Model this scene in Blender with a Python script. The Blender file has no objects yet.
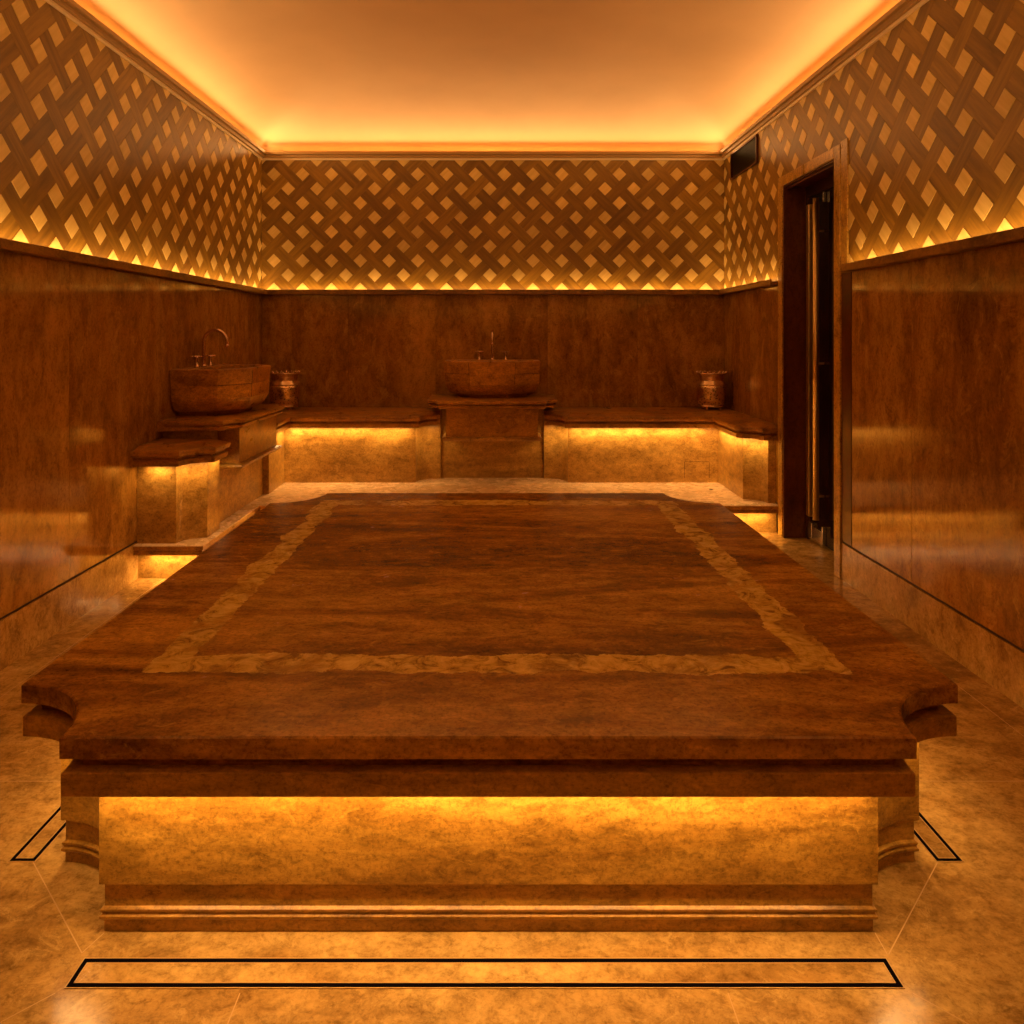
import bpy, bmesh, math, random
from mathutils import Vector, Matrix
random.seed(7)
S = bpy.context.scene
COL = S.collection
PI = math.pi
# ---------------------------------------------------------------- key dimensions (metres)
EYE = 1.443
XL, XR, YF, YB = -2.148, 2.023, -1.2, 6.59
LEDGE = 1.849
CROWN0, CROWN1 = 3.02, 3.088
POD = .21
# ---------------------------------------------------------------- camera
cam = bpy.data.cameras.new('camera'); co = bpy.data.objects.new('camera', cam); COL.objects.link(co)
co.location = (0, 0, EYE); co.rotation_euler = (PI/2, 0, 0)
cam.sensor_width = 36; cam.lens = 36*730/1024; cam.shift_x = 12/1024; cam.shift_y = -177/1024
cam.clip_start = .02; cam.clip_end = 100
S.camera = co
# ---------------------------------------------------------------- world, exposure
w = bpy.data.worlds.new('world'); S.world = w; w.use_nodes = True
w.node_tree.nodes['Background'].inputs[0].default_value = (.02, .008, .002, 1)
w.node_tree.nodes['Background'].inputs[1].default_value = .3
vs = S.view_settings
S.display_settings.display_device = 'sRGB'
vs.view_transform = 'Standard'; vs.look = 'None'; vs.gamma = 1; vs.use_curve_mapping = False
vs.exposure = 0.32
# ---------------------------------------------------------------- LED strips (linear area lights in the coves and under the stone edges)
LC = (1.0, .535, .18)
def led(p0, p1, direc, width, wpm, name='led_light', col=LC, spread=180):
    p0, p1 = Vector(p0), Vector(p1); L = (p1-p0).length
    l = bpy.data.lights.new(name, 'AREA'); l.shape = 'RECTANGLE'; l.size = L; l.size_y = width
    l.energy = wpm*L; l.color = col; l.spread = math.radians(spread)
    o = bpy.data.objects.new(name, l); COL.objects.link(o)
    x = (p1-p0).normalized(); z = -Vector(direc).normalized(); z = (z - x*z.dot(x)).normalized(); y = z.cross(x)
    m = Matrix((x, y, z)).transposed().to_4x4(); m.translation = (p0+p1)/2
    o.matrix_world = m
    return o
P_CROWN, P_LEDGE, P_BENCH, P_POD, P_SLAB = 2.8, 1.55, 3.4, 4.0, 3.4
# crown cove
cz = CROWN1+.003
led((XL+.035, YF+.08, cz), (XL+.035, YB-.08, cz), (1, 0, .0), .006, P_CROWN)
led((XR-.035, YF+.08, cz), (XR-.035, YB-.08, cz), (-1, 0, .0), .006, P_CROWN)
led((XL+.08, YB-.035, cz), (XR-.08, YB-.035, cz), (0, -1, .0), .006, P_CROWN)
led((XL+.08, YF+.035, cz), (XR-.08, YF+.035, cz), (0, 1, .0), .006, P_CROWN)
# wall ledge
lz = LEDGE-.010
led((XL+.046, YF+.06, lz), (XL+.046, YB-.02, lz), (-.1, 0, 1), .012, P_LEDGE)
led((XR-.046, YF+.06, lz), (XR-.046, 4.18, lz), (.1, 0, 1), .012, P_LEDGE)
led((XR-.046, 5.30, lz), (XR-.046, YB-.02, lz), (.1, 0, 1), .012, P_LEDGE)
led((XL+.02, YB-.046, lz), (XR-.02, YB-.046, lz), (0, .1, 1), .012, P_LEDGE)
led((XL+.02, YF+.046, lz), (XR-.02, YF+.046, lz), (0, -.1, 1), .012, P_LEDGE)
# under the bench edges
bz = .670
def D2(x, y): return (x, y, bz)
led(D2(-1.75, 6.056), D2(-.74, 6.056), (0, .0, -1), .012, P_BENCH)
led(D2(.60, 6.056), D2(1.70, 6.056), (0, .0, -1), .012, P_BENCH)
led(D2(-.665, 6.07), D2(-.555, 6.195), (.1, .1, -1), .012, P_BENCH)
led(D2(.530, 6.07), D2(.420, 6.195), (-.1, .1, -1), .012, P_BENCH)
led(D2(1.780, 5.50), D2(1.780, 6.03), (.0, 0, -1), .012, P_BENCH)
led(D2(1.815, 5.44), D2(1.93, 5.335), (.1, .15, -1), .012, P_BENCH)
led(D2(-1.75, 5.72), D2(-1.75, 6.03), (.0, 0, -1), .012, P_BENCH)
led(D2(-2.08, 4.275), D2(-1.95, 4.275), (0, .0, -1), .012, P_BENCH)
led(D2(-1.875, 4.30), D2(-1.77, 4.405), (-.1, .1, -1), .012, P_BENCH)
led(D2(-1.740, 4.46), D2(-1.740, 4.62), (.0, 0, -1), .012, P_BENCH)
# under the platform nosing
pz = .150
led((-2.07, 4.288, pz), (-1.78, 4.288, pz), (0, .0, -1), .014, P_POD)
led((-1.748, 4.36, pz), (-1.748, 5.25, pz), (0, 0, -1), .014, P_POD)
led((-1.70, 5.292, pz), (1.95, 5.292, pz), (0, .0, -1), .014, P_POD)
# under the big slab
sz = .372
led((-.96, 1.708, sz), (.90, 1.708, sz), (0, .0, -1), .014, P_SLAB)
led((-1.225, 2.10, sz), (-1.225, 3.95, sz), (.15, 0, -1), .014, P_SLAB)
led((1.155, 2.10, sz), (1.155, 3.95, sz), (-.15, 0, -1), .014, P_SLAB)
led((-.96, 4.235, sz), (.90, 4.235, sz), (0, -.15, -1), .014, P_SLAB)

for cxx, cyy, a0 in ((-1.232, 1.725, 10), (1.177, 1.725, 100), (-1.232, 4.248, -80), (1.177, 4.248, 190)):
    for k in range(3):
        t0, t1 = math.radians(a0+k*24), math.radians(a0+k*24+22)
        led((cxx+.243*math.cos(t0), cyy+.243*math.sin(t0), sz), (cxx+.243*math.cos(t1), cyy+.243*math.sin(t1), sz), (0, 0, -1), .012, P_SLAB*.6)
# ---------------------------------------------------------------- materials
def newmat(name):
    m = bpy.data.materials.new(name); m.use_nodes = True
    nt = m.node_tree; b = nt.nodes['Principled BSDF']
    return m, nt, b
def N(nt, t, **kw):
    n = nt.nodes.new(t)
    for k, v in kw.items():
        if k in n.inputs: n.inputs[k].default_value = v
        else: setattr(n, k, v)
    return n
def ramp(nt, fac, stops):
    r = nt.nodes.new('ShaderNodeValToRGB'); cr = r.color_ramp
    while len(cr.elements) < len(stops): cr.elements.new(.5)
    for e, (p, c) in zip(cr.elements, stops): e.position = p; e.color = (*c, 1)
    nt.links.new(fac, r.inputs[0]); return r.outputs[0]
def mix(nt, a, b, fac, mode='MIX'):
    m = nt.nodes.new('ShaderNodeMix'); m.data_type = 'RGBA'; m.blend_type = mode
    for s, v in ((m.inputs[6], a), (m.inputs[7], b), (m.inputs[0], fac)):
        if hasattr(v, 'is_output'): nt.links.new(v, s)
        elif isinstance(v, (int, float)): s.default_value = v
        else: s.default_value = (*v, 1)
    return m.outputs[2]
def coords(nt, scale, attr=None, uv=False):
    tc = nt.nodes.new('ShaderNodeTexCoord')
    src = tc.outputs['UV' if uv else 'Object']
    if attr:   # every stone slab is cut from its own piece of rock: shift by a per-slab random
        a = nt.nodes.new('ShaderNodeAttribute'); a.attribute_name = attr
        sc = N(nt, 'ShaderNodeVectorMath', operation='SCALE'); nt.links.new(a.outputs['Vector'], sc.inputs[0]); sc.inputs['Scale'].default_value = 9
        ad = N(nt, 'ShaderNodeVectorMath', operation='ADD'); nt.links.new(src, ad.inputs[0]); nt.links.new(sc.outputs[0], ad.inputs[1]); src = ad.outputs[0]
    m = nt.nodes.new('ShaderNodeMapping'); m.inputs['Scale'].default_value = scale
    nt.links.new(src, m.inputs[0]); return m.outputs[0]
def stone(name, dark, mid, light, grain, rough=.2, rvar=.12, attr='piece', fine=45, pit=.25, bump=.05, spec=.5, warp=.6, vein=.0, cloud=.75, fleck=.35):
    """travertine / marble: stretched cloudy bands, fine pitting, soft polish variation"""
    m, nt, b = newmat(name)
    v = coords(nt, grain, attr)
    gm = (grain[0]*grain[1]*grain[2])**(1/3)*1.25
    vi = coords(nt, tuple((g**.35)*(gm**.65) for g in grain), attr)
    n1 = N(nt, 'ShaderNodeTexNoise', Scale=1.0, Detail=9, Roughness=.62, Distortion=warp); nt.links.new(v, n1.inputs['Vector'])
    c = ramp(nt, n1.outputs[0], [(.30, dark), (.48, mid), (.66, light)])
    n2 = N(nt, 'ShaderNodeTexNoise', Scale=4.5, Detail=8, Roughness=.7, Distortion=.3); nt.links.new(vi, n2.inputs['Vector'])
    g = ramp(nt, n2.outputs[0], [(.33, (.45, .42, .40)), (.55, (1, 1, 1)), (.75, (1.0, 1.0, 1.0))])
    c = mix(nt, c, g, cloud, 'MULTIPLY')
    vf = coords(nt, (1, 1, 1), attr)
    n3 = N(nt, 'ShaderNodeTexNoise', Scale=fine, Detail=4, Roughness=.7); nt.links.new(vf, n3.inputs['Vector'])
    p = ramp(nt, n3.outputs[0], [(.36, (.4, .33, .27)), (.48, (1, 1, 1)), (.64, (1.2, 1.2, 1.2))])
    c = mix(nt, c, p, min(1, pit*1.7), 'MULTIPLY')
    n7 = N(nt, 'ShaderNodeTexNoise', Scale=14, Detail=10, Roughness=.78, Distortion=.4); nt.links.new(vi, n7.inputs['Vector'])
    c = mix(nt, c, ramp(nt, n7.outputs[0], [(.38, (.5, .44, .38)), (.50, (1, 1, 1)), (.64, (1.3, 1.3, 1.3))]), .6, 'MULTIPLY')
    if vein:
        n4 = N(nt, 'ShaderNodeTexNoise', Scale=1.7, Detail=6, Roughness=.6, Distortion=1.5); nt.links.new(v, n4.inputs['Vector'])
        vv = ramp(nt, n4.outputs[0], [(.47, (0, 0, 0)), (.5, (1, 1, 1)), (.53, (0, 0, 0))])
        c = mix(nt, c, tuple(min(1, x*1.5) for x in light), 0.0)
        mm = nt.nodes.new('ShaderNodeMath'); mm.operation = 'MULTIPLY'; nt.links.new(vv, mm.inputs[0]); mm.inputs[1].default_value = vein
        c = mix(nt, c, light, mm.outputs[0])
    n8 = N(nt, 'ShaderNodeTexNoise', Scale=7.5, Detail=12, Roughness=.82, Distortion=.8); nt.links.new(vi, n8.inputs['Vector'])
    fl = ramp(nt, n8.outputs[0], [(.53, (0, 0, 0)), (.62, (1, 1, 1))])
    mf = nt.nodes.new('ShaderNodeMath'); mf.operation = 'MULTIPLY'; nt.links.new(fl, mf.inputs[0]); mf.inputs[1].default_value = fleck
    c = mix(nt, c, tuple(min(.9, x*1.35) for x in light), mf.outputs[0])
    fd = ramp(nt, n8.outputs[0], [(.36, (.42, .36, .30)), (.45, (1, 1, 1))])
    c = mix(nt, c, fd, min(1, fleck*1.8), 'MULTIPLY')
    nt.links.new(c, b.inputs['Base Color'])
    r = N(nt, 'ShaderNodeMapRange'); r.inputs[1].default_value = .3; r.inputs[2].default_value = .7
    r.inputs[3].default_value = rough; r.inputs[4].default_value = rough+rvar
    nt.links.new(n2.outputs[0], r.inputs[0]); nt.links.new(r.outputs[0], b.inputs['Roughness'])
    b.inputs['Specular IOR Level'].default_value = spec
    bp = N(nt, 'ShaderNodeBump', Strength=bump, Distance=.004); nt.links.new(n3.outputs[0], bp.inputs['Height']); nt.links.new(bp.outputs[0], b.inputs['Normal'])
    return m
M = {}
M['wall'] = stone('brown travertine wall', (.19, .080, .012), (.36, .175, .025), (.52, .29, .055), (1.5, 1.5, .34), rough=.06, rvar=.08, pit=.25, fine=70, vein=.12, bump=.01, spec=.8, warp=1.4, cloud=.55, fleck=.38)
M['slab'] = stone('walnut travertine', (.12, .042, .006), (.36, .165, .018), (.68, .38, .055), (.8, 3.6, 3.6), rough=.16, rvar=.12, pit=.35, fine=90, bump=.05, warp=1.0)
M['base'] = stone('walnut travertine base', (.16, .065, 0.008), (.40, .21, 0.029), (.58, .34, 0.055), (.7, 4.0, 6.0), rough=.3, rvar=.12, pit=.3, fine=110, bump=.12)
M['bench'] = stone('honey travertine', (.24, .12, .020), (.44, .25, .050), (.60, .38, .090), (1.2, 1.2, 3.2), rough=.28, rvar=.12, pit=.3, fine=90)
M['bencht'] = stone('brown travertine seat', (0.188, 0.075, 0.010), (0.375, 0.175, 0.024), (0.550, 0.300, 0.043), (1.2, 1.6, 3), rough=.25, rvar=.12, pit=.35, fine=90)
M['basin'] = stone('brown marble basin', (0.186, 0.078, 0.012), (0.419, 0.194, 0.028), (0.651, 0.341, 0.050), (2, 2, 6), rough=.25, rvar=.12, pit=.3, fine=90)
M['floor'] = stone('travertine floor', (.26, .135, .030), (.44, .26, .070), (.60, .40, .130), (1.3, 2.4, 1.0), rough=.14, rvar=.14, pit=.2, fine=80, bump=.03, spec=.6)
M['tread'] = stone('pale travertine tread', (.54, .35, .16), (.68, .48, .27), (.78, .60, .36), (1.3, 1.8, 1.0), rough=.2, rvar=.14, cloud=.25, fleck=.12, pit=.1, fine=80, bump=.03)
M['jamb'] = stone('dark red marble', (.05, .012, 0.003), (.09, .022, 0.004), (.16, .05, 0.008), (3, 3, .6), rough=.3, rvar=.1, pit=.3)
M['casing'] = stone('casing travertine', (.32, .17, 0.021), (.50, .29, 0.042), (.60, .38, 0.063), (3, 3, .6), rough=.25, rvar=.1, pit=.5, fine=80)

def board_mat(name, dark, light, rough=.4, low=(.62, .55, .50)):
    m, nt, b = newmat(name)
    v = coords(nt, (3.5, 34, 1), None, uv=True)
    n = N(nt, 'ShaderNodeTexNoise', Scale=1.0, Detail=7, Roughness=.6, Distortion=.4); nt.links.new(v, n.inputs['Vector'])
    c = ramp(nt, n.outputs[0], [(.3, dark), (.7, light)])
    a = nt.nodes.new('ShaderNodeAttribute'); a.attribute_name = 'piece'
    sp = nt.nodes.new('ShaderNodeSeparateXYZ'); nt.links.new(a.outputs['Vector'], sp.inputs[0])
    t = ramp(nt, sp.outputs[0], [(0, low), (1, (1.1, 1.1, 1.1))])
    c = mix(nt, c, t, 1.0, 'MULTIPLY')
    nt.links.new(c, b.inputs['Base Color']); b.inputs['Roughness'].default_value = rough
    bp = N(nt, 'ShaderNodeBump', Strength=.08, Distance=.002); nt.links.new(n.outputs[0], bp.inputs['Height']); nt.links.new(bp.outputs[0], b.inputs['Normal'])
    return m
M['board'] = board_mat('lattice dark stone', (.18, .094, .008), (.36, .202, .022), .42)
M['tile'] = board_mat('lattice pale stone', (.64, .45, .12), (.80, .60, .22), .45, (.82, .80, .78))
def plain(name, col, rough=.5, metal=0, **kw):
    m, nt, b = newmat(name); b.inputs['Base Color'].default_value = (*col, 1)
    b.inputs['Roughness'].default_value = rough; b.inputs['Metallic'].default_value = metal
    for k, v in kw.items(): b.inputs[k].default_value = v
    return m
def plaster():
    m, nt, b = newmat('ceiling plaster')
    v = coords(nt, (1, 1, 1))
    n = N(nt, 'ShaderNodeTexNoise', Scale=1.6, Detail=5, Roughness=.5); nt.links.new(v, n.inputs['Vector'])
    nt.links.new(ramp(nt, n.outputs[0], [(.3, (.78, .56, .34)), (.7, (.86, .63, .39))]), b.inputs['Base Color'])
    b.inputs['Roughness'].default_value = .6
    n2 = N(nt, 'ShaderNodeTexNoise', Scale=30, Detail=4); nt.links.new(v, n2.inputs['Vector'])
    bp = N(nt, 'ShaderNodeBump', Strength=.03, Distance=.01); nt.links.new(n2.outputs[0], bp.inputs['Height']); nt.links.new(bp.outputs[0], b.inputs['Normal'])
    return m
M['plaster'] = plaster()
M['crown'] = plain('crown plaster', (.40, .24, .08), .5)
M['crownlight'] = plain('crown pale bead', (.85, .68, .42), .5)
M['ledge'] = stone('ledge stone', (.14, .06, 0.008), (.28, .14, 0.021), (.40, .22, 0.034), (1, 1, 3), rough=.3, rvar=.1)
M['groove'] = plain('shadow groove', (.035, .012, .006), .7)
M['grout'] = plain('pale grout', (.50, .31, .10), .6)
M['slot'] = plain('black drain slot', (.004, .003, .003), .9, 0, **{'Specular IOR Level': 0.0})
M['steel'] = plain('drain steel', (.75, .68, .6), .25, 1)
M['chrome'] = plain('copper chrome', (.72, .50, .38), .24, 1)
M['bronze'] = plain('dark bronze', (.10, .04, .025), .35, .8)
M['brass'] = plain('brass bar', (.80, .60, .28), .38, 1)
M['blackmetal'] = plain('black metal', (.012, .008, .008), .4, .3)
M['glass'] = plain('dark tinted glass', (.010, .004, .003), .06)
def engraved():
    m, nt, b = newmat('engraved copper')
    b.inputs['Metallic'].default_value = 1; b.inputs['Roughness'].default_value = .22
    v = coords(nt, (1, 1, 1))
    vo = N(nt, 'ShaderNodeTexVoronoi', Scale=48); nt.links.new(v, vo.inputs['Vector'])
    n = N(nt, 'ShaderNodeTexNoise', Scale=60, Detail=4, Distortion=1.5); nt.links.new(v, n.inputs['Vector'])
    mu = N(nt, 'ShaderNodeMath', operation='MULTIPLY'); nt.links.new(vo.outputs['Distance'], mu.inputs[0]); nt.links.new(n.outputs[0], mu.inputs[1])
    nt.links.new(ramp(nt, mu.outputs[0], [(.05, (.10, .04, .02)), (.22, (.90, .68, .44))]), b.inputs['Base Color'])
    bp = N(nt, 'ShaderNodeBump', Strength=.7, Distance=.004); nt.links.new(mu.outputs[0], bp.inputs['Height']); nt.links.new(bp.outputs[0], b.inputs['Normal'])
    return m
M['engraved'] = engraved()
M['copper'] = plain('polished copper', (.85, .64, .46), .20, 1)

def slab_top_mat():
    """walnut travertine with an inlaid border band of pale green-gold veined stone"""
    m = M['slab'].copy(); m.name = 'walnut travertine with inlay border'
    nt = m.node_tree; b = nt.nodes['Principled BSDF']
    base = b.inputs['Base Color'].links[0].from_socket
    tc = nt.nodes.new('ShaderNodeTexCoord')
    nz = N(nt, 'ShaderNodeTexNoise', Scale=4, Detail=9, Roughness=.66); nt.links.new(tc.outputs['Object'], nz.inputs['Vector'])
    sb = N(nt, 'ShaderNodeVectorMath', operation='SUBTRACT'); nt.links.new(nz.outputs['Color'], sb.inputs[0]); sb.inputs[1].default_value = (.5, .5, .5)
    sc = N(nt, 'ShaderNodeVectorMath', operation='SCALE'); sc.inputs['Scale'].default_value = .16; nt.links.new(sb.outputs[0], sc.inputs[0])
    ad = N(nt, 'ShaderNodeVectorMath', operation='ADD'); nt.links.new(tc.outputs['Object'], ad.inputs[0]); nt.links.new(sc.outputs[0], ad.inputs[1])
    sp = nt.nodes.new('ShaderNodeSeparateXYZ'); nt.links.new(ad.outputs[0], sp.inputs[0])
    def mth(op, a, bb=None, c=None):
        n = nt.nodes.new('ShaderNodeMath'); n.operation = op
        for i, x in enumerate((a, bb, c)):
            if x is None: continue
            if isinstance(x, (int, float)): n.inputs[i].default_value = x
            else: nt.links.new(x, n.inputs[i])
        return n.outputs[0]
    # signed box distance to the border centre line; the object origin is the slab centre
    dx = mth('SUBTRACT', mth('ABSOLUTE', mth('ADD', sp.outputs[0], -.015)), .925)
    dy = mth('SUBTRACT', mth('ABSOLUTE', mth('ADD', sp.outputs[1], -.065)), .985)
    d = mth('ABSOLUTE', mth('MAXIMUM', dx, dy))
    band = mth('LESS_THAN', d, .055)
    n5 = N(nt, 'ShaderNodeTexNoise', Scale=3.2, Detail=8, Roughness=.7, Distortion=1.2); nt.links.new(tc.outputs['Object'], n5.inputs['Vector'])
    pres = ramp(nt, n5.outputs[0], [(.36, (.25, .25, .25)), (.48, (1, 1, 1))])
    n6 = N(nt, 'ShaderNodeTexNoise', Scale=16, Detail=8, Roughness=.75, Distortion=1.0); nt.links.new(tc.outputs['Object'], n6.inputs['Vector'])
    bc = ramp(nt, n6.outputs[0], [(.38, (.22, .11, .02)), (.50, (.72, .50, .11)), (.66, (.95, .75, .26))])
    fac = mth('MULTIPLY', band, pres)
    nt.links.new(mix(nt, base, bc, fac), b.inputs['Base Color'])
    return m
M['slabtop'] = slab_top_mat()

# ---------------------------------------------------------------- mesh helpers
class MB:
    """collects shapes in world coordinates; build() links them as one mesh object"""
    def __init__(s):
        s.bm = bmesh.new(); s.uv = s.bm.loops.layers.uv.new('UVMap'); s.pc = s.bm.verts.layers.float_vector.new('piece'); s.mi = 0
    def _tag(s, verts, pc=None):
        pc = pc or (random.random(), random.random(), random.random())
        for v in verts: v[s.pc] = pc
    def _mat(s, faces):
        for f in faces: f.material_index = s.mi
    def box(s, x0, x1, y0, y1, z0, z1, bev=0, pc=None):
        r = bmesh.ops.create_cube(s.bm, size=1); vs = r['verts']
        for v in vs: v.co = Vector((x0+(v.co.x+.5)*(x1-x0), y0+(v.co.y+.5)*(y1-y0), z0+(v.co.z+.5)*(z1-z0)))
        fs = list({f for v in vs for f in v.link_faces})
        if bev:
            es = list({e for v in vs for e in v.link_edges})
            rb = bmesh.ops.bevel(s.bm, geom=es, offset=bev, segments=2, affect='EDGES', profile=.5)
            vs = list({v for f in rb['faces'] for v in f.verts}); fs = list({f for v in vs for f in v.link_faces}); vs = list({v for f in fs for v in f.verts})
        s._tag(vs, pc); s._mat(fs)
    def loft(s, rings, cap=True, pc=None, smooth=False):
        R = [[s.bm.verts.new(p) for p in r] for r in rings]; fs = []
        n = len(R[0])
        for a, b in zip(R, R[1:]):
            for i in range(n):
                f = s.bm.faces.new((a[i], a[(i+1) % n], b[(i+1) % n], b[i])); f.smooth = smooth; fs.append(f)
        if cap:
            fs.append(s.bm.faces.new(list(reversed(R[0])))); fs.append(s.bm.faces.new(R[-1]))
        s._tag([v for r in R for v in r], pc); s._mat(fs)
    def quad(s, pts, pc=None):
        vs = [s.bm.verts.new(p) for p in pts]; f = s.bm.faces.new(vs); s._tag(vs, pc); s._mat([f]); return f
    def lathe(s, cx, cy, prof, n=32, smooth=True):
        s.loft([[(cx+r*math.cos(2*PI*i/n), cy+r*math.sin(2*PI*i/n), z) for i in range(n)] for r, z in prof], smooth=smooth)
    def tube(s, pts, r, n=12, radii=None):
        pts = [Vector(p) for p in pts]; rings = []; up = None
        for i, p in enumerate(pts):
            t = (pts[min(i+1, len(pts)-1)]-pts[max(i-1, 0)]).normalized()
            if up is None: up = t.orthogonal().normalized()
            up = (up-t*up.dot(t)).normalized(); q = t.cross(up)
            rr = radii[i] if radii else r
            rings.append([p+up*rr*math.cos(2*PI*k/n)+q*rr*math.sin(2*PI*k/n) for k in range(n)])
        s.loft(rings, smooth=True)
    def ball(s, c, r, seg=12):
        s.lathe(c[0], c[1], [(max(.0005, r*math.sin(PI*i/8)), c[2]-r*math.cos(PI*i/8)) for i in range(9)], seg)
    def build(s, name, mats, parent=None, bevel=0, kind=None):
        bmesh.ops.recalc_face_normals(s.bm, faces=s.bm.faces[:])
        me = bpy.data.meshes.new(name)
        off = parent.matrix_world.translation if parent is not None else None
        ch = parent
        loc = Vector((0, 0, 0))
        p = parent
        while p is not None: loc += p.location; p = p.parent
        if parent is not None: bmesh.ops.translate(s.bm, verts=s.bm.verts[:], vec=-loc)
        s.bm.to_mesh(me); s.bm.free()
        for m in (mats if isinstance(mats, (list, tuple)) else [mats]): me.materials.append(m)
        o = bpy.data.objects.new(name, me); COL.objects.link(o); o.parent = parent
        if kind: o['kind'] = kind
        if bevel:
            bv = o.modifiers.new('bevel', 'BEVEL'); bv.width = bevel; bv.segments = 2; bv.limit_method = 'ANGLE'; bv.angle_limit = math.radians(50)
            bv.harden_normals = False
        return o
def thing(name, loc, label=None, cat=None, group=None, kind=None):
    o = bpy.data.objects.new(name, None); COL.objects.link(o); o.location = loc; o.empty_display_size = .1
    if label: o['label'] = label; o['category'] = cat
    if group: o['group'] = group
    if kind: o['kind'] = kind
    return o
def arc(cx, cy, rx, ry, a0, a1, n=12):
    return [(cx+rx*math.cos(math.radians(a0+(a1-a0)*i/n)), cy+ry*math.sin(math.radians(a0+(a1-a0)*i/n))) for i in range(n+1)]
def ring(poly, o, z):      # poly: (x, y, dx, dy): outward shift of every vertex
    return [(x+o*dx, y+o*dy, z) for x, y, dx, dy in poly]

# ================================================================= THE SETTING
# ---- floor, with its tile joints
f = MB(); f.box(XL-.3, XR+.5, YF-.3, YB+.3, -.2, 0, pc=(.1, .2, .3)); f.mi = 1
def joint(x0, y0, x1, y1, wd=.0026):
    a, b = Vector((x0, y0, 0)), Vector((x1, y1, 0)); t = (b-a).normalized(); n = Vector((-t.y, t.x, 0))*wd/2
    f.quad([(*(a+n).xy, .0006), (*(b+n).xy, .0006), (*(b-n).xy, .0006), (*(a-n).xy, .0006)])
joint(-.976, 1.704, -.955, 1.762); joint(.902, 1.70, .905, 1.762)
joint(-.976, 1.704, -1.28, 2.0); joint(.905, 1.70, 1.20, 2.0)
joint(-.975, 1.60, -1.9, .75); joint(.905, 1.60, 1.75, .8)
for x in (-2.6+.56, -.57, .50): 
    if abs(x) < 1: joint(x, 1.60, x*1.02, -1.1)
joint(XL+.16, -1.1, XL+.16, 5.2); joint(XR-.14, -1.1, XR-.14, 5.2)
for y in (2.36, 3.42, 4.48):
    joint(XL+.16, y, -1.36, y); joint(1.29, y, XR-.14, y)
joint(XL+.16, 1.30, -1.3, 1.30); joint(1.2, 1.30, XR-.14, 1.30)
f.build('floor', [M['floor'], M['grout']], kind='structure')
# ---- ceiling: a shallow coved vault rising from the crown
c = MB()
prof = [(-.25, 3.092)] + [(.0+1.2*(1-math.cos(t)), 3.094+.30*math.sin(t)) for t in [PI/2*i/16 for i in range(17)]]
rings = [[(XL+d, YF+d, z), (XR-d, YF+d, z), (XR-d, YB-d, z), (XL+d, YB-d, z)] for d, z in prof]
rings = [[(XL-.25, YF-.25, 3.5), (XR+.25, YF-.25, 3.5), (XR+.25, YB+.25, 3.5), (XL-.25, YB+.25, 3.5)]] + rings
c.loft(rings, smooth=False)
cl = c.build('ceiling', M['plaster'], kind='structure')
for p in cl.data.polygons: p.use_smooth = abs(p.normal.z) > .15 and p.center.z < 3.45

# ---- woven lattice cladding
PER = .26; SP = PER/math.sqrt(2); SQ = .0885; SW = SP-SQ
def lattice(mb, mapf, u0, u1, z0, z1, cu, czz):
    """mapf(u, z, d) -> world point, d = distance proud of the wall"""
    R2 = math.sqrt(.5); g = .0005
    def emit(ca, cb, ha, hb, d, mi, along_a):
        loc = [(ca-ha, cb-hb), (ca+ha, cb-hb), (ca+ha, cb+hb), (ca-ha, cb+hb)]
        poly = [(cu+(a-b)*R2, czz+(a+b)*R2, a-ca, b-cb) for a, b in loc]
        def clip(poly, k, lim, sgn):
            out = []
            for i in range(len(poly)):
                p, q = poly[i], poly[(i+1) % len(poly)]; dp, dq = sgn*(p[k]-lim), sgn*(q[k]-lim)
                if dp >= 0: out.append(p)
                if dp*dq < 0:
                    t = dp/(dp-dq); out.append(tuple(p[j]+(q[j]-p[j])*t for j in range(4)))
            return out
        for k, lim, sgn in ((0, u0, 1), (0, u1, -1), (1, z0, 1), (1, z1, -1)):
            poly = clip(poly, k, lim, sgn)
            if len(poly) < 3: return
        pc = (random.random(), random.random(), random.random()); ou, ov = random.random()*40, random.random()*40
        fr = [mb.bm.verts.new(mapf(p[0], p[1], d)) for p in poly]; bk = [mb.bm.verts.new(mapf(p[0], p[1], 0)) for p in poly]
        fs = [mb.bm.faces.new(fr)]
        for i in range(len(poly)):
            j = (i+1) % len(poly); fs.append(mb.bm.faces.new((fr[i], fr[j], bk[j], bk[i])))
        uvs = {}
        for v, p in list(zip(fr, poly))+list(zip(bk, poly)): uvs[v] = ((p[2] if along_a else p[3])+ou, (p[3] if along_a else p[2])+ov)
        for ff in fs:
            ff.material_index = mi
            for l in ff.loops: l[mb.uv].uv = uvs[l.vert]
        for v in fr+bk: v[mb.pc] = pc
    K = int(((u1-u0)+(z1-z0)+abs(cu-u0)+2)/SP)+6
    for m_ in range(-K, K):
        for n_ in range(-K, K):
            a, b = m_*SP, n_*SP; u, z = cu+(a-b)*R2, czz+(a+b)*R2
            if not (u0-.3 < u < u1+.3 and z0-.3 < z < z1+.3): continue
            emit(a, b, SQ/2-g, SQ/2-g, .0135, 1, True)
            a2, b2 = a+SP/2, b+SP/2
            if (m_+n_) % 2 == 0: emit(a2, b2, (2*SP-SW)/2-g, SW/2-g, .0115, 0, True)
            else: emit(a2, b2, SW/2-g, (2*SP-SW)/2-g, .0115, 0, False)
T = .25
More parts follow.
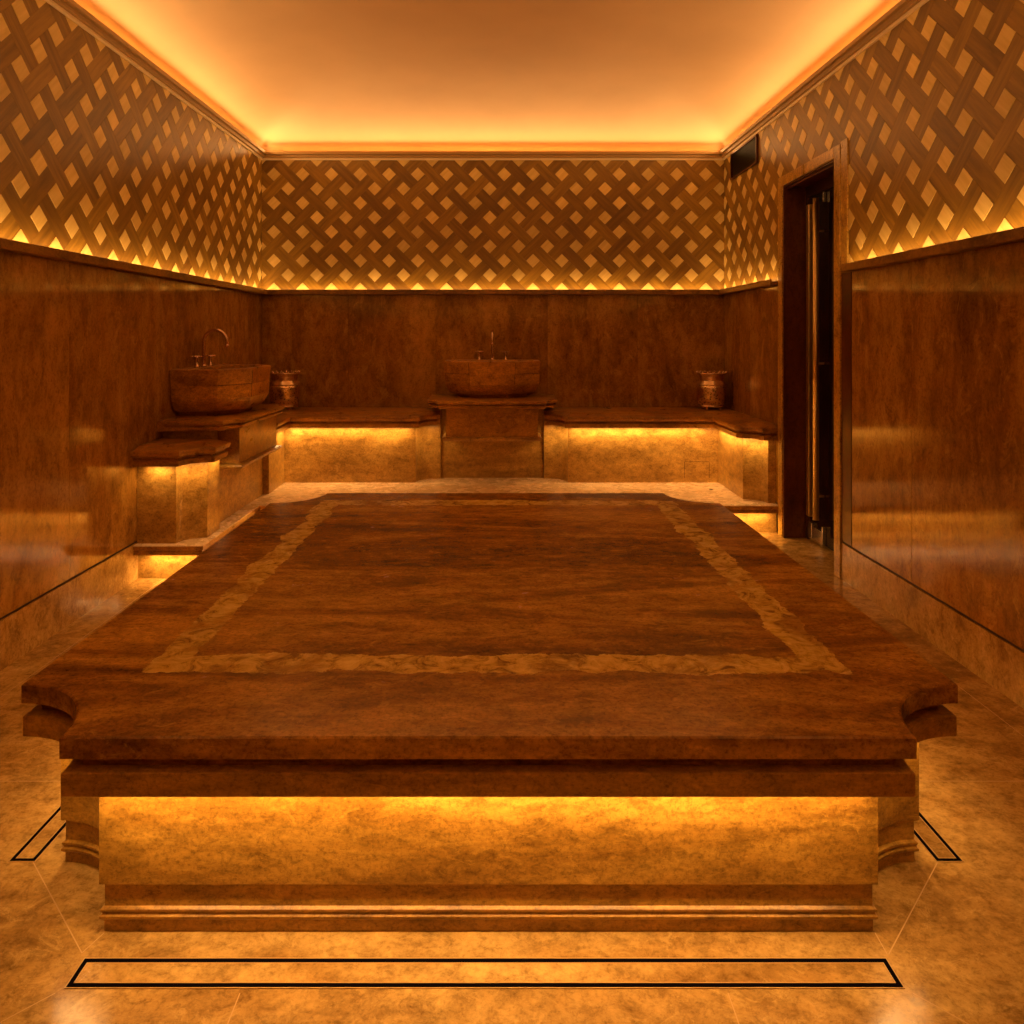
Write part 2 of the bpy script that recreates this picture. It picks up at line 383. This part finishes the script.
def wall(name, boxes, lower, lattices):
    w_ = MB()
    for bx in boxes: w_.box(*bx)
    wo = w_.build(name, M['board'], kind='structure')
    cl = MB()
    for bx in lower: cl.box(*bx, bev=.0015)
    cl.build('stone_cladding', M['wall'], wo)
    la = MB()
    for a in lattices: lattice(la, *a)
    la.build('woven_lattice', [M['board'], M['tile']], wo)
    return wo
D = .012      # the lower cladding stands this proud of the wall core
ZB = .214     # top of the baseboard
Lx, Rx, By, Fy = XL-D, XR+D, YB+D, YF-D
def panels_y(ys, xa, xb): return [(xa, xb, a+.0006, b-.0006, ZB+.012, 1.806) for a, b in zip(ys, ys[1:])]
ysl = [YF, -.25, .72, 1.69, 2.67, 3.64, 4.61, 5.58, YB]
wall('wall_left', [(Lx-T, Lx, YF-T, YB+T, 0, 3.3)], [(Lx, XL, *r[2:]) for r in panels_y(ysl, 0, 0)],
     [(lambda u, z, d: (Lx+d, u, z), YF, YB, LEDGE-.01, CROWN0+.02, 3.401, 1.987)])
ysr = [YF, -.29, .68, 1.65, 2.62, 3.59, 4.197]; ysr2 = [5.286, 5.9, YB]
wall('wall_right', [(Rx, Rx+T, YF-T, 4.40, 0, 3.3), (Rx, Rx+T, 5.208, YB+T, 0, 3.3), (Rx, Rx+T, 4.40, 5.208, 2.508, 3.3)],
     [(XR, Rx, *r[2:]) for r in panels_y(ysr, 0, 0)+panels_y(ysr2, 0, 0)],
     [(lambda u, z, d: (Rx-d, u, z), YF, 4.236, LEDGE-.01, CROWN0+.02, 6.435, 2.761),
      (lambda u, z, d: (Rx-d, u, z), 4.236, 5.28, 2.55, CROWN0+.02, 6.435, 2.761),
      (lambda u, z, d: (Rx-d, u, z), 5.28, YB, LEDGE-.01, CROWN0+.02, 6.435, 2.761)])
xsb = [XL, -1.37, -.58, .43, 1.24, XR]
wall('wall_back', [(XL-T, XR+T, By, By+T, 0, 3.3)], [(a+.0006, b-.0006, YB, By, ZB+.012, 1.806) for a, b in zip(xsb, xsb[1:])],
     [(lambda u, z, d: (u, By-d, z), XL, XR, LEDGE-.01, CROWN0+.02, -2.042, 2.894)])
wall('wall_front', [(XL-T, XR+T, Fy-T, Fy, 0, 3.3)], [(a+.0006, b-.0006, Fy, YF, ZB+.012, 1.806) for a, b in zip(xsb, xsb[1:])],
     [(lambda u, z, d: (u, Fy+d, z), XL, XR, LEDGE-.01, CROWN0+.02, -2.042, 2.894)])
# ---- ledge (stone shelf with a lip that hides the LED), crown and baseboards
def trim(name, kind_, side, a, b, mats):
    """side: (origin axis value, inward sign, 'x' or 'y'); runs from a to b along the wall"""
    val, sg, ax = side; t = MB()
    def bx(d0, d1, z0, z1, mi=0):
        t.mi = mi; p, q = sorted((val+sg*d0, val+sg*d1))
        if ax == 'x': t.box(p, q, a, b, z0, z1)
        else: t.box(a, b, p, q, z0, z1)
    if kind_ == 'ledge':
        bx(-D, .062, 1.808, LEDGE-.018); bx(.056, .066, LEDGE-.043, LEDGE)
    elif kind_ == 'crown':
        bx(-D, .016, CROWN0, CROWN0+.018, 1); bx(-D, .034, CROWN0+.018, CROWN0+.044); bx(-D, .054, CROWN0+.044, CROWN1-.012); bx(.046, .054, CROWN1-.012, CROWN1)
    else:
        bx(-D, .002, 0, ZB); bx(-D, -.006, ZB, ZB+.014, 1)
    return t.build(name, mats, kind='structure', bevel=.002 if kind_ != 'base' else 0)
sides = {'left': (XL, 1, 'x'), 'right': (XR, -1, 'x'), 'back': (YB, -1, 'y'), 'front': (YF, 1, 'y')}
ML, MC, MBb = [M['ledge']], [M['crown'], M['crownlight']], [M['floor'], M['groove']]
trim('trim_1', 'ledge', sides['left'], YF, YB, ML)
trim('trim_2', 'ledge', sides['right'], YF, 4.19, ML)
trim('trim_3', 'ledge', sides['right'], 5.286, YB, ML)
trim('trim_4', 'ledge', sides['back'], XL, XR, ML)
trim('trim_5', 'ledge', sides['front'], XL, XR, ML)
trim('trim_6', 'crown', sides['left'], YF, YB, MC)
trim('trim_7', 'crown', sides['right'], YF, YB, MC)
trim('trim_8', 'crown', sides['back'], XL, XR, MC)
trim('trim_9', 'crown', sides['front'], XL, XR, MC)
trim('baseboard_left', 'base', sides['left'], YF, YB, MBb)
bb = trim('baseboard_right', 'base', sides['right'], YF, 4.319, MBb)
trim('baseboard_back', 'base', sides['back'], XL, XR, MBb)
trim('baseboard_front', 'base', sides['front'], XL, XR, MBb)
# ---- doorway in the right wall
dr = thing('door_1', (XR, 4.73, 0), kind='structure')
CY0, CY1, OY0, OY1, OZ, CX = 4.32, 5.285, 4.40, 5.208, 2.508, 2.011
m = MB(); m.box(CX, Rx, CY0, OY0, 0, 2.575, .003); m.box(CX, Rx, OY1, CY1, 0, 2.575, .003); m.box(CX, Rx, OY0, OY1, OZ, 2.575, .003)
m.build('door_casing', M['casing'], dr)
m = MB(); m.box(XR-.008, Rx, 4.236, CY0-.001, LEDGE-.01, 2.588, .003); m.build('side_strip', M['casing'], dr)
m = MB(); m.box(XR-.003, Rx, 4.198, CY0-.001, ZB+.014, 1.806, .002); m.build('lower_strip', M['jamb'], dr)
DX = 2.175
m = MB(); m.box(CX+.012, DX+.10, OY1-.012, OY1, 0, OZ); m.box(CX+.012, DX+.10, OY0, OY0+.012, 0, OZ); m.box(CX+.012, DX+.10, OY0+.012, OY1-.012, OZ-.012, OZ)
m.box(CX+.004, CX+.02, OY1-.022, OY1-.012, 0, OZ-.012, .002); m.box(CX+.03, CX+.06, OY0+.012, OY1-.012, OZ-.026, OZ-.012, .002)
m.build('door_jamb', M['jamb'], dr)
m = MB(); m.box(DX, DX+.06, OY0+.012, OY1-.012, OZ-.09, OZ-.012, .003); m.box(DX, DX+.06, OY1-.045, OY1-.012, 0, OZ-.09, .003); m.box(DX, DX+.06, OY0+.012, OY0+.045, 0, OZ-.09, .003)
m.build('door_frame', M['bronze'], dr)
m = MB(); m.box(DX+.02, DX+.032, OY0+.045, OY1-.045, .02, OZ-.09); leaf = m.build('glass_panel', M['glass'], dr)
m = MB(); m.box(DX-.002, DX+.04, OY1-.115, OY1-.05, .02, .13, .002); m.box(DX-.002, DX+.04, OY1-.28, OY1-.12, .02, .11, .002)
m.build('patch_fitting', M['steel'], leaf)
m = MB(); m.box(DX-.008, DX+.016, OY1-.30, OY1-.285, .02, .15, .002); m.box(DX-.002, DX+.016, OY1-.30, OY1-.29, OZ-.17, OZ-.10, .001); m.build('floor_pivot', M['steel'], leaf)
m = MB(); m.box(DX-.012, DX+.02, OY1-.095, OY1-.045, .17, 2.36, .004); m.build('edge_strip', M['brass'], leaf)
m = MB(); m.tube([(DX-.035, OY1-.262, .19), (DX-.035, OY1-.262, 2.37)], .020, 16)
for z in (.35, 1.25, 2.15): m.tube([(DX-.035, OY1-.262, z), (DX+.021, OY1-.262, z)], .008, 8)
m.build('pull_bar', M['brass'], leaf)
m = MB(); m.box(Rx+T, Rx+T+.05, OY0-.3, OY1+.3, 0, 2.7); m.build('passage_wall', M['jamb'], dr)

# ---- air vent high on the right wall
v = thing('air_vent', (XR, 6.03, 2.79), 'dark rectangular air vent grille high on right wall beside the ceiling corner', 'vent')
VY0, VY1, VZ0, VZ1, VX = 5.715, 6.355, 2.792, 3.016, XR-.010
m = MB()
for a in ((VY0, VY1, VZ0, VZ0+.014), (VY0, VY1, VZ1-.014, VZ1), (VY0, VY0+.014, VZ0+.014, VZ1-.014), (VY1-.014, VY1, VZ0+.014, VZ1-.014)):
    m.box(VX-.008, Rx-.0105, a[0], a[1], a[2], a[3], .001)
m.build('frame', M['bronze'], v)
m = MB(); m.box(XR-.003, XR-.0025+.001, VY0+.014, VY1-.014, VZ0+.014, VZ1-.014); m.build('backing', M['blackmetal'], v)
m = MB()
for i in range(9):
    z = VZ0+.026+i*.0215
    m.loft([[(VX-.004, y, z), (VX+.006, y, z+.009), (VX+.006, y, z+.0105), (VX-.004, y, z+.0015)] for y in (VY0+.014, VY1-.014)])
m.build('louvers', M['blackmetal'], v)

# ================================================================= STONE PLATFORM ROUND THE BACK
st = thing('stone_platform', (0, 5.9, 0), 'raised pale travertine platform step with lit nosing carrying the benches along the rear walls', 'step')
m = MB()
X0, X1, Y1 = XL+.003, XR-.003, YB-.002
def plat(o): return [(X0, Y1), (X0, 4.328-o), (-1.795+o, 4.328-o), (-1.795+o, 5.334-o), (X1, 5.334-o), (X1, Y1)]
XC = CX-.004
def plat(o):
    return [(X0, Y1), (X0, 4.328-o), (-1.795+o, 4.328-o), (-1.795+o, 5.334-o), (X1, 5.334-o), (X1, Y1)]
m.loft([[(x, y, z) for x, y in plat(0)] for z in (.0, .153)]); m.build('riser', M['bench'], st)
m = MB(); m.loft([[(x, y, z) for x, y in plat(o)] for o, z in ((.056, .153), (.056, .168), (.050, .172), (.050, .180), (.058, .186), (.058, POD-.006))])
m.build('nosing', M['bencht'], st)  # browner stone than tread and riser: the nosing's shade is put into its colour
m = MB(); m.loft([[(x, y, z) for x, y in plat(o)] for o, z in ((.058, POD-.006), (.058, POD-.003), (.055, POD))])
m.build('tread', M['tread'], st)
# small round drain on the platform
dd = thing('round_drain', (1.684, 5.826, POD), 'small dark round drain cap set in the pale platform near right bench', 'drain')
m = MB(); m.lathe(1.684, 5.826, [(.014, POD), (.014, POD+.002), (.010, POD+.0025), (.006, POD+.001), (.002, POD+.001)], 20); m.build('drain_cap', M['blackmetal'], dd)

# ================================================================= BENCHES
BT0, BT1 = .674, .790
def seat_tiers(poly, mb):
    mb.loft([ring(poly, o, z) for o, z in ((.055, BT0+.001), (.056, BT0+.032), (.036, BT0+.036), (.036, BT0+.046), (.064, BT0+.058), (.070, BT0+.070), (.070, BT0+.084), (.062, BT0+.091), (-.03, BT1-.008), (-.05, BT1))])
YW = YB-.002
# right L-shaped bench
pr = [(XR-.002, YW, 0, 0), (.3775, YW, 0, 0), (.3775, 6.27, 0, -.5), (.43, 6.27, -.6, -.5)]
pr += [(x, y, -.6, -.7) for x, y in arc(.43, 6.10, .138, .17, 90, 0, 10)[1:-1]] + [(.568, 6.10, -.6, -1)]
pr += [(1.824, 6.10, -1, -1), (1.824, 5.479, -1, -.3)]
pr += [(x, y, -.8, -.8) for x, y in arc(1.824, 5.351, .141, .128, 90, 0, 10)[1:-1]]
pr += [(1.965, 5.351, -.8, -.7), (XR-.002, 5.351, 0, -.7)]
b = thing('stone_bench', (1.2, 6.3, POD), 'long L-shaped travertine bench with lit riser in the right rear corner', 'bench', 'stone benches along the rear walls')
m = MB(); m.loft([ring(pr, 0, POD), ring(pr, 0, BT0)]); rs = m.build('riser', M['bench'], b)
m = MB()
for q in ((1.54, 1.543, .245, .385), (1.747, 1.75, .245, .385), (1.54, 1.75, .382, .385)): m.box(q[0], q[1], 6.0992, 6.101, q[2], q[3])
m.build('access_hatch', M['groove'], rs)
m = MB(); seat_tiers(pr, m); m.build('seat', M['bencht'], b)
# rear left bench
pl = [(XL+.002, YW, 0, 0), (XL+.002, 5.662, 0, 0), (-1.793, 5.662, 1, 0), (-1.802, 6.10, 1, -1), (-.705, 6.10, .6, -1)]
pl += [(x, y, .6, -.7) for x, y in arc(-.567, 6.10, .138, .17, 180, 90, 10)[1:-1]] + [(-.567, 6.27, .6, -.5), (-.51, 6.27, 0, -.5), (-.51, YW, 0, 0)]
b = thing('stone_bench', (-1.2, 6.3, POD), 'travertine bench with lit riser along rear wall, left of the middle washbasin', 'bench', 'stone benches along the rear walls')
m = MB(); m.loft([ring(pl, 0, POD), ring(pl, 0, BT0)]); m.build('riser', M['bench'], b)
m = MB(); seat_tiers(pl, m); m.build('seat', M['bencht'], b)
# front left seat block
ps = [(XL+.002, 4.638, 0, 0), (XL+.002, 4.317, 0, -1), (-1.916, 4.317, .7, -1)]
ps += [(x, y, .8, -.8) for x, y in arc(-1.782, 4.317, .134, .130, 180, 90, 10)[1:-1]] + [(-1.782, 4.447, 1, -.7), (-1.782, 4.638, 1, 0)]
b = thing('stone_bench', (-1.97, 4.49, POD), 'short travertine seat block by left wall, nearest the camera, with lit underside', 'bench')
m = MB(); m.loft([ring(ps, 0, POD), ring(ps, 0, BT0)]); m.build('riser', M['bench'], b)
m = MB(); seat_tiers(ps, m); m.build('seat', M['bencht'], b)

# ================================================================= WASHBASIN COUNTERS
CT0, CT1 = .838, .905
def frame_map(kind):
    # local (s, d): s along the wall, d out from the wall into the room
    if kind == 'back': return lambda s, d, z: (-.067+s, YB-.003-d, z)
    return lambda s, d, z: (XL+.003+d, 5.15+s, z)
def counter(kind, label):
    F = frame_map(kind); loc = F(0, .25, POD)
    t = thing('basin_counter', loc, label, 'counter', 'washbasin counters')
    def lo(mb, pts, tiers):
        rings = []
        for o, z in tiers: rings.append([F(s+o*ds, d+o*dd, z) for s, d, ds, dd in pts])
        mb.loft(rings)
    wh = .4415 if kind == 'back' else .508        # alcove half width
    dp = .28 if kind == 'back' else .306
    m = MB(); lo(m, [(-wh, 0, 0, 0), (-wh, dp, 0, 0), (wh, dp, 0, 0), (wh, 0, 0, 0)], [(0, POD), (0, CT0)]); m.build('alcove_panel', M['bench'], t)
    bw = .378 if kind == 'back' else .395; bd = .595 if kind == 'back' else .448
    m = MB(); lo(m, [(-bw, dp-.01, 0, 0), (-bw, bd, 0, 0), (bw, bd, 0, 0), (bw, dp-.01, 0, 0)], [(0, .606), (0, CT0)]); m.build('apron', M['bencht'], t, bevel=.002)
    m = MB(); lo(m, [(-bw, dp-.01, -1, 0), (-bw, bd, -1, 1), (bw, bd, 1, 1), (bw, dp-.01, 1, 0)], [(.012, .572), (.020, .576), (.030, .584), (.034, .592), (.030, .600), (.012, .606)])
    m.build('moulding', M['bench'], t)
    # moulded top with concave corners
    W = .55 if kind == 'back' else .58; dpt = .64 if kind == 'back' else .498
    rx, ry = .085, .15
    if kind == 'back': rx, ry = .105, .15
    else: rx, ry = .15, .09
    pts = [(-W, 0, 0, 0), (-W, dpt-ry, -1, 0)]
    pts += [(s, d, -.7, .7) for s, d in arc(-W, dpt, rx, ry, -90, 0, 10)[1:-1]] + [(-W+rx, dpt, -.3, 1), (W-rx, dpt, .3, 1)]
    pts += [(s, d, .7, .7) for s, d in arc(W, dpt, rx, ry, 180, 270, 10)[1:-1]] + [(W, dpt-ry, 1, 0), (W, 0, 0, 0)]
    m = MB(); lo(m, pts, [(-.042, CT0), (-.024, CT0+.008), (-.016, CT0+.014), (-.016, CT0+.024), (-.034, CT0+.027), (-.032, CT0+.035), (-.006, CT0+.040), (0, CT0+.045), (0, CT1-.010), (-.006, CT1-.004), (-.03, CT1)])
    m.build('countertop', M['bencht'], t)
    return F
def basin(F, kind, label):
    t = thing('washbasin', F(0, .25, CT1), label, 'washbasin', 'stone washbasins')
    W, Dp, D0 = .416, .468, .004; cx, cy = .197, .150
    def oct_(sc, z, dsh=0):
        # scale about the basin centre
        cd = (Dp+D0)/2
        pts = [(-W, D0), (-W, Dp-cy), (-cx, Dp), (cx, Dp), (W, Dp-cy), (W, D0)]
        return [F(s-math.copysign(sc, s)*(1 if abs(s) > .3 else .55), (d-sc*(1 if d > D0+.01 else 0)), z) for s, d in pts]
    z0 = CT1
    H = [(.120, z0+.0005), (.110, z0+.030), (.062, z0+.036), (.040, z0+.062), (.022, z0+.095), (.014, z0+.115), (.012, z0+.120), (.008, z0+.205), (.0105, z0+.208), (.008, z0+.212), (.0, z0+.305), (.002, z0+.313), (.006, z0+.315)]
    rings = [oct_(s, z) for s, z in H]
    # hollow bowl behind a broad rim (the wall side keeps a deck for the taps)
    def inner(sc, z):
        pts = [(-W+.05+sc, .135+sc*.6), (-W+.05+sc, Dp-cy-.02-sc*.4), (-cx+.01+sc*.3, Dp-.05-sc), (cx-.01-sc*.3, Dp-.05-sc), (W-.05-sc, Dp-cy-.02-sc*.4), (W-.05-sc, .135+sc*.6)]
        return [F(s, d, z) for s, d in pts]
    rings += [inner(0, z0+.315), inner(.006, z0+.309), inner(.03, z0+.16), inner(.07, z0+.11), inner(.11, z0+.10)]
    m = MB(); m.loft(rings); m.build('bowl', M['basin'], t, bevel=.002)
    for sg in (-1, 1):
        m = MB()
        m.tube([F(sg*cx, Dp+.0002, z0+.30), F(sg*(cx-.0045), Dp-.0075, z0+.206), F(sg*(cx-.0068), Dp-.0120, z0+.12)], .0016, 6)
        m.tube([F(sg*(cx-.003), Dp-.0065, z0+.209), F(sg*(W-.0085), Dp-cy-.006, z0+.209)], .0014, 6)
        m.build('joint_line', M['groove'], t)
    m = MB(); c_ = F(0, .27, z0+.1005); m.lathe(c_[0], c_[1], [(.022, c_[2]), (.022, c_[2]+.003), (.015, c_[2]+.004), (.004, c_[2]+.003)], 20); m.build('waste', M['chrome'], t)
    return t
def faucet(F, label):
    zb = CT1+.315
    t = thing('faucet', F(0, .075, zb), label, 'faucet', 'gooseneck faucets')
    R = .082; zt = 1.487-R-.010; sd = .055
    pts = [F(0, sd, zb+.001)] + [F(0, sd, zb+(zt-zb)*i/5) for i in range(1, 6)]
    pts += [F(0, sd+R-R*math.cos(a), zt+R*math.sin(a)) for a in [PI*i/16 for i in range(1, 17)]] + [F(0, sd+2*R, zt-.018)]
    m = MB(); m.tube(pts, .0125, 14); m.build('spout', M['chrome'], t)
    e = F(0, sd+2*R, 0); m = MB(); m.lathe(e[0], e[1], [(.013, zt-.018), (.0155, zt-.020), (.0155, zt-.036), (.011, zt-.038)], 16); m.build('nozzle', M['chrome'], t)
    e = F(0, sd, 0); m = MB(); m.lathe(e[0], e[1], [(.020, zb+.0005), (.020, zb+.006), (.013, zb+.012), (.011, zb+.03)], 20); m.build('collar', M['chrome'], t)
    for sg in (-1, 1):
        e = F(sg*.118, sd, 0); m = MB()
        m.lathe(e[0], e[1], [(.019, zb+.0005), (.019, zb+.006), (.011, zb+.014), (.0095, zb+.05), (.013, zb+.058), (.013, zb+.070), (.008, zb+.080)], 18)
        h = m.build('handle', M['chrome'], t)
        m = MB()
        for dx, dy in ((1, 0), (0, 1)):
            m.tube([(e[0]-dx*.030, e[1]-dy*.030, zb+.074), (e[0]+dx*.030, e[1]+dy*.030, zb+.074)], .0048, 8)
            for q in (-1, 1): m.ball((e[0]+q*dx*.031, e[1]+q*dy*.031, zb+.074), .0065, 8)
        m.build('cross_grip', M['chrome'], h)
F = counter('back', 'moulded stone counter with boxed apron in the middle of the rear wall')
basin(F, 'back', 'faceted brown stone washbasin on the middle counter of the rear wall')
faucet(F, 'slim gooseneck faucet seen end-on behind the rear wall washbasin')
F = counter('left', 'moulded stone counter with boxed apron projecting from the left wall')
basin(F, 'left', 'faceted brown stone washbasin on the counter by the left wall')
faucet(F, 'curved gooseneck faucet seen in profile above the left wall washbasin')

# ================================================================= ENGRAVED BUCKETS
def bucket(cx, cy, z, label):
    t = thing('metal_bucket', (cx, cy, z), label, 'bucket', 'engraved metal buckets on the benches')
    m = MB(); m.lathe(cx, cy, [(.086, z+.034), (.110, z+.042), (.124, z+.058), (.128, z+.12), (.128, z+.195), (.124, z+.214)], 40)
    m.build('body', M['engraved'], t)
    m = MB(); m.lathe(cx, cy, [(.121, z+.212), (.126, z+.216), (.124, z+.224), (.114, z+.240), (.106, z+.252), (.106, z+.262), (.111, z+.268), (.111, z+.290), (.116, z+.298), (.128, z+.312), (.131, z+.320), (.127, z+.322), (.108, z+.306), (.098, z+.26), (.094, z+.10), (.02, z+.09)], 40)
    m.build('neck', M['copper'], t)
    m = MB(); m.lathe(cx, cy, [(.110, z+.024), (.117, z+.028), (.117, z+.036), (.108, z+.042)], 40); m.build('base_ring', M['copper'], t)
    m = MB(); m.ball((cx+.129, cy, z+.328), .009, 8); bead = m.build('bead', M['copper'], t)
    for k in range(1, 18):      # the beaded rim
        o = bead.copy(); COL.objects.link(o); o.parent = t; o.rotation_euler = (0, 0, 2*PI*k/18)
    for k in range(4):
        a = PI/4+PI/2*k; m = MB(); x, y = cx+.082*math.cos(a), cy+.082*math.sin(a)
        m.lathe(x, y, [(.010, z+.0005), (.013, z+.006), (.008, z+.014), (.011, z+.026)], 12); m.build('foot', M['copper'], t)
bucket(-1.895, 6.425, BT1, 'engraved metal bucket in the left rear corner behind the left washbasin')
bucket(1.862, 6.425, BT1, 'engraved metal bucket on the bench in the right rear corner')

# ================================================================= THE BIG HEATED SLAB
SX0, SX1, SY0, SY1 = -1.192, 1.137, 1.765, 4.208
sl = thing('heated_slab', ((SX0+SX1)/2, (SY0+SY1)/2, 0), 'huge dark brown stone slab on a lit plinth in the middle of the room', 'stone platform')
def notched(x0, x1, y0, y1, r):
    n = 18
    P = [(x, y, -1, -1) for x, y in arc(x0, y0, r, r, 90, 0, n)]
    P += [(x, y, 1, -1) for x, y in arc(x1, y0, r, r, 180, 90, n)]
    P += [(x, y, 1, 1) for x, y in arc(x1, y1, r, r, 270, 180, n)]
    P += [(x, y, -1, 1) for x, y in arc(x0, y1, r, r, 0, -90, n)]
    return P
q = notched(SX0, SX1, SY0, SY1, .232)
m = MB(); m.loft([ring(q, o, z) for o, z in ((-.002, 0), (-.002, .028), (.002, .031), (.006, .036), (.006, .041), (.001, .045), (.001, .048), (.004, .052), (.004, .057), (-.003, .061), (-.003, .118), (-.005, .119))])
m.build('plinth', M['base'], sl)
q2 = notched(SX0, SX1, SY0, SY1, .232)
m = MB(); m.loft([ring(q2, o, z) for o, z in ((.006, .119), (.006, .374))]); m.build('riser', M['base'], sl)
q3 = notched(SX0, SX1, SY0, SY1, .255)
m = MB(); m.loft([ring(q3, o, z) for o, z in ((.076, .374), (.078, .376), (.078, .428), (.074, .4305), (.050, .431))]); m.build('lower_course', M['base'], sl)
m = MB(); m.loft([ring(q3, o, z) for o, z in ((.046, .431), (.046, .438), (.050, .448), (.060, .457), (.072, .462), (.080, .464), (.080, .466), (.080, .511), (.076, .515))])
top = m.build('slab_top', M['slabtop'], sl)

# ================================================================= LINEAR FLOOR DRAINS
def drain(x0, x1, y0, y1, label):
    cx, cy = (x0+x1)/2, (y0+y1)/2
    t = thing('linear_drain', (cx, cy, 0), label, 'drain', 'linear slot drains in the floor')
    def fr(a, b, z, name, mat):
        m = MB()
        m.box(x0+a, x1-a, y0+a, y0+b, .0004, z); m.box(x0+a, x1-a, y1-b, y1-a, .0004, z)
        m.box(x0+a, x0+b, y0+b, y1-b, .0004, z); m.box(x1-b, x1-a, y0+b, y1-b, .0004, z)
        m.build(name, mat, t)
    fr(-.002, 0, .0018, 'steel_edge', M['grout']); fr(0, .0110, .0010, 'slot', M['slot']); fr(.0110, .0130, .0018, 'inner_edge', M['grout'])
    m = MB(); m.box(x0+.013, x1-.013, y0+.013, y1-.013, .0004, .0014); m.build('cover', M['floor'], t)
drain(-.960, .892, 1.613, 1.688, 'long slot drain across the floor in front of the big slab')
drain(-1.345, -1.275, 2.0, 3.95, 'slot drain in the floor along the left side of the big slab')
drain(1.197, 1.268, 2.0, 3.95, 'slot drain in the floor along the right side of the big slab')
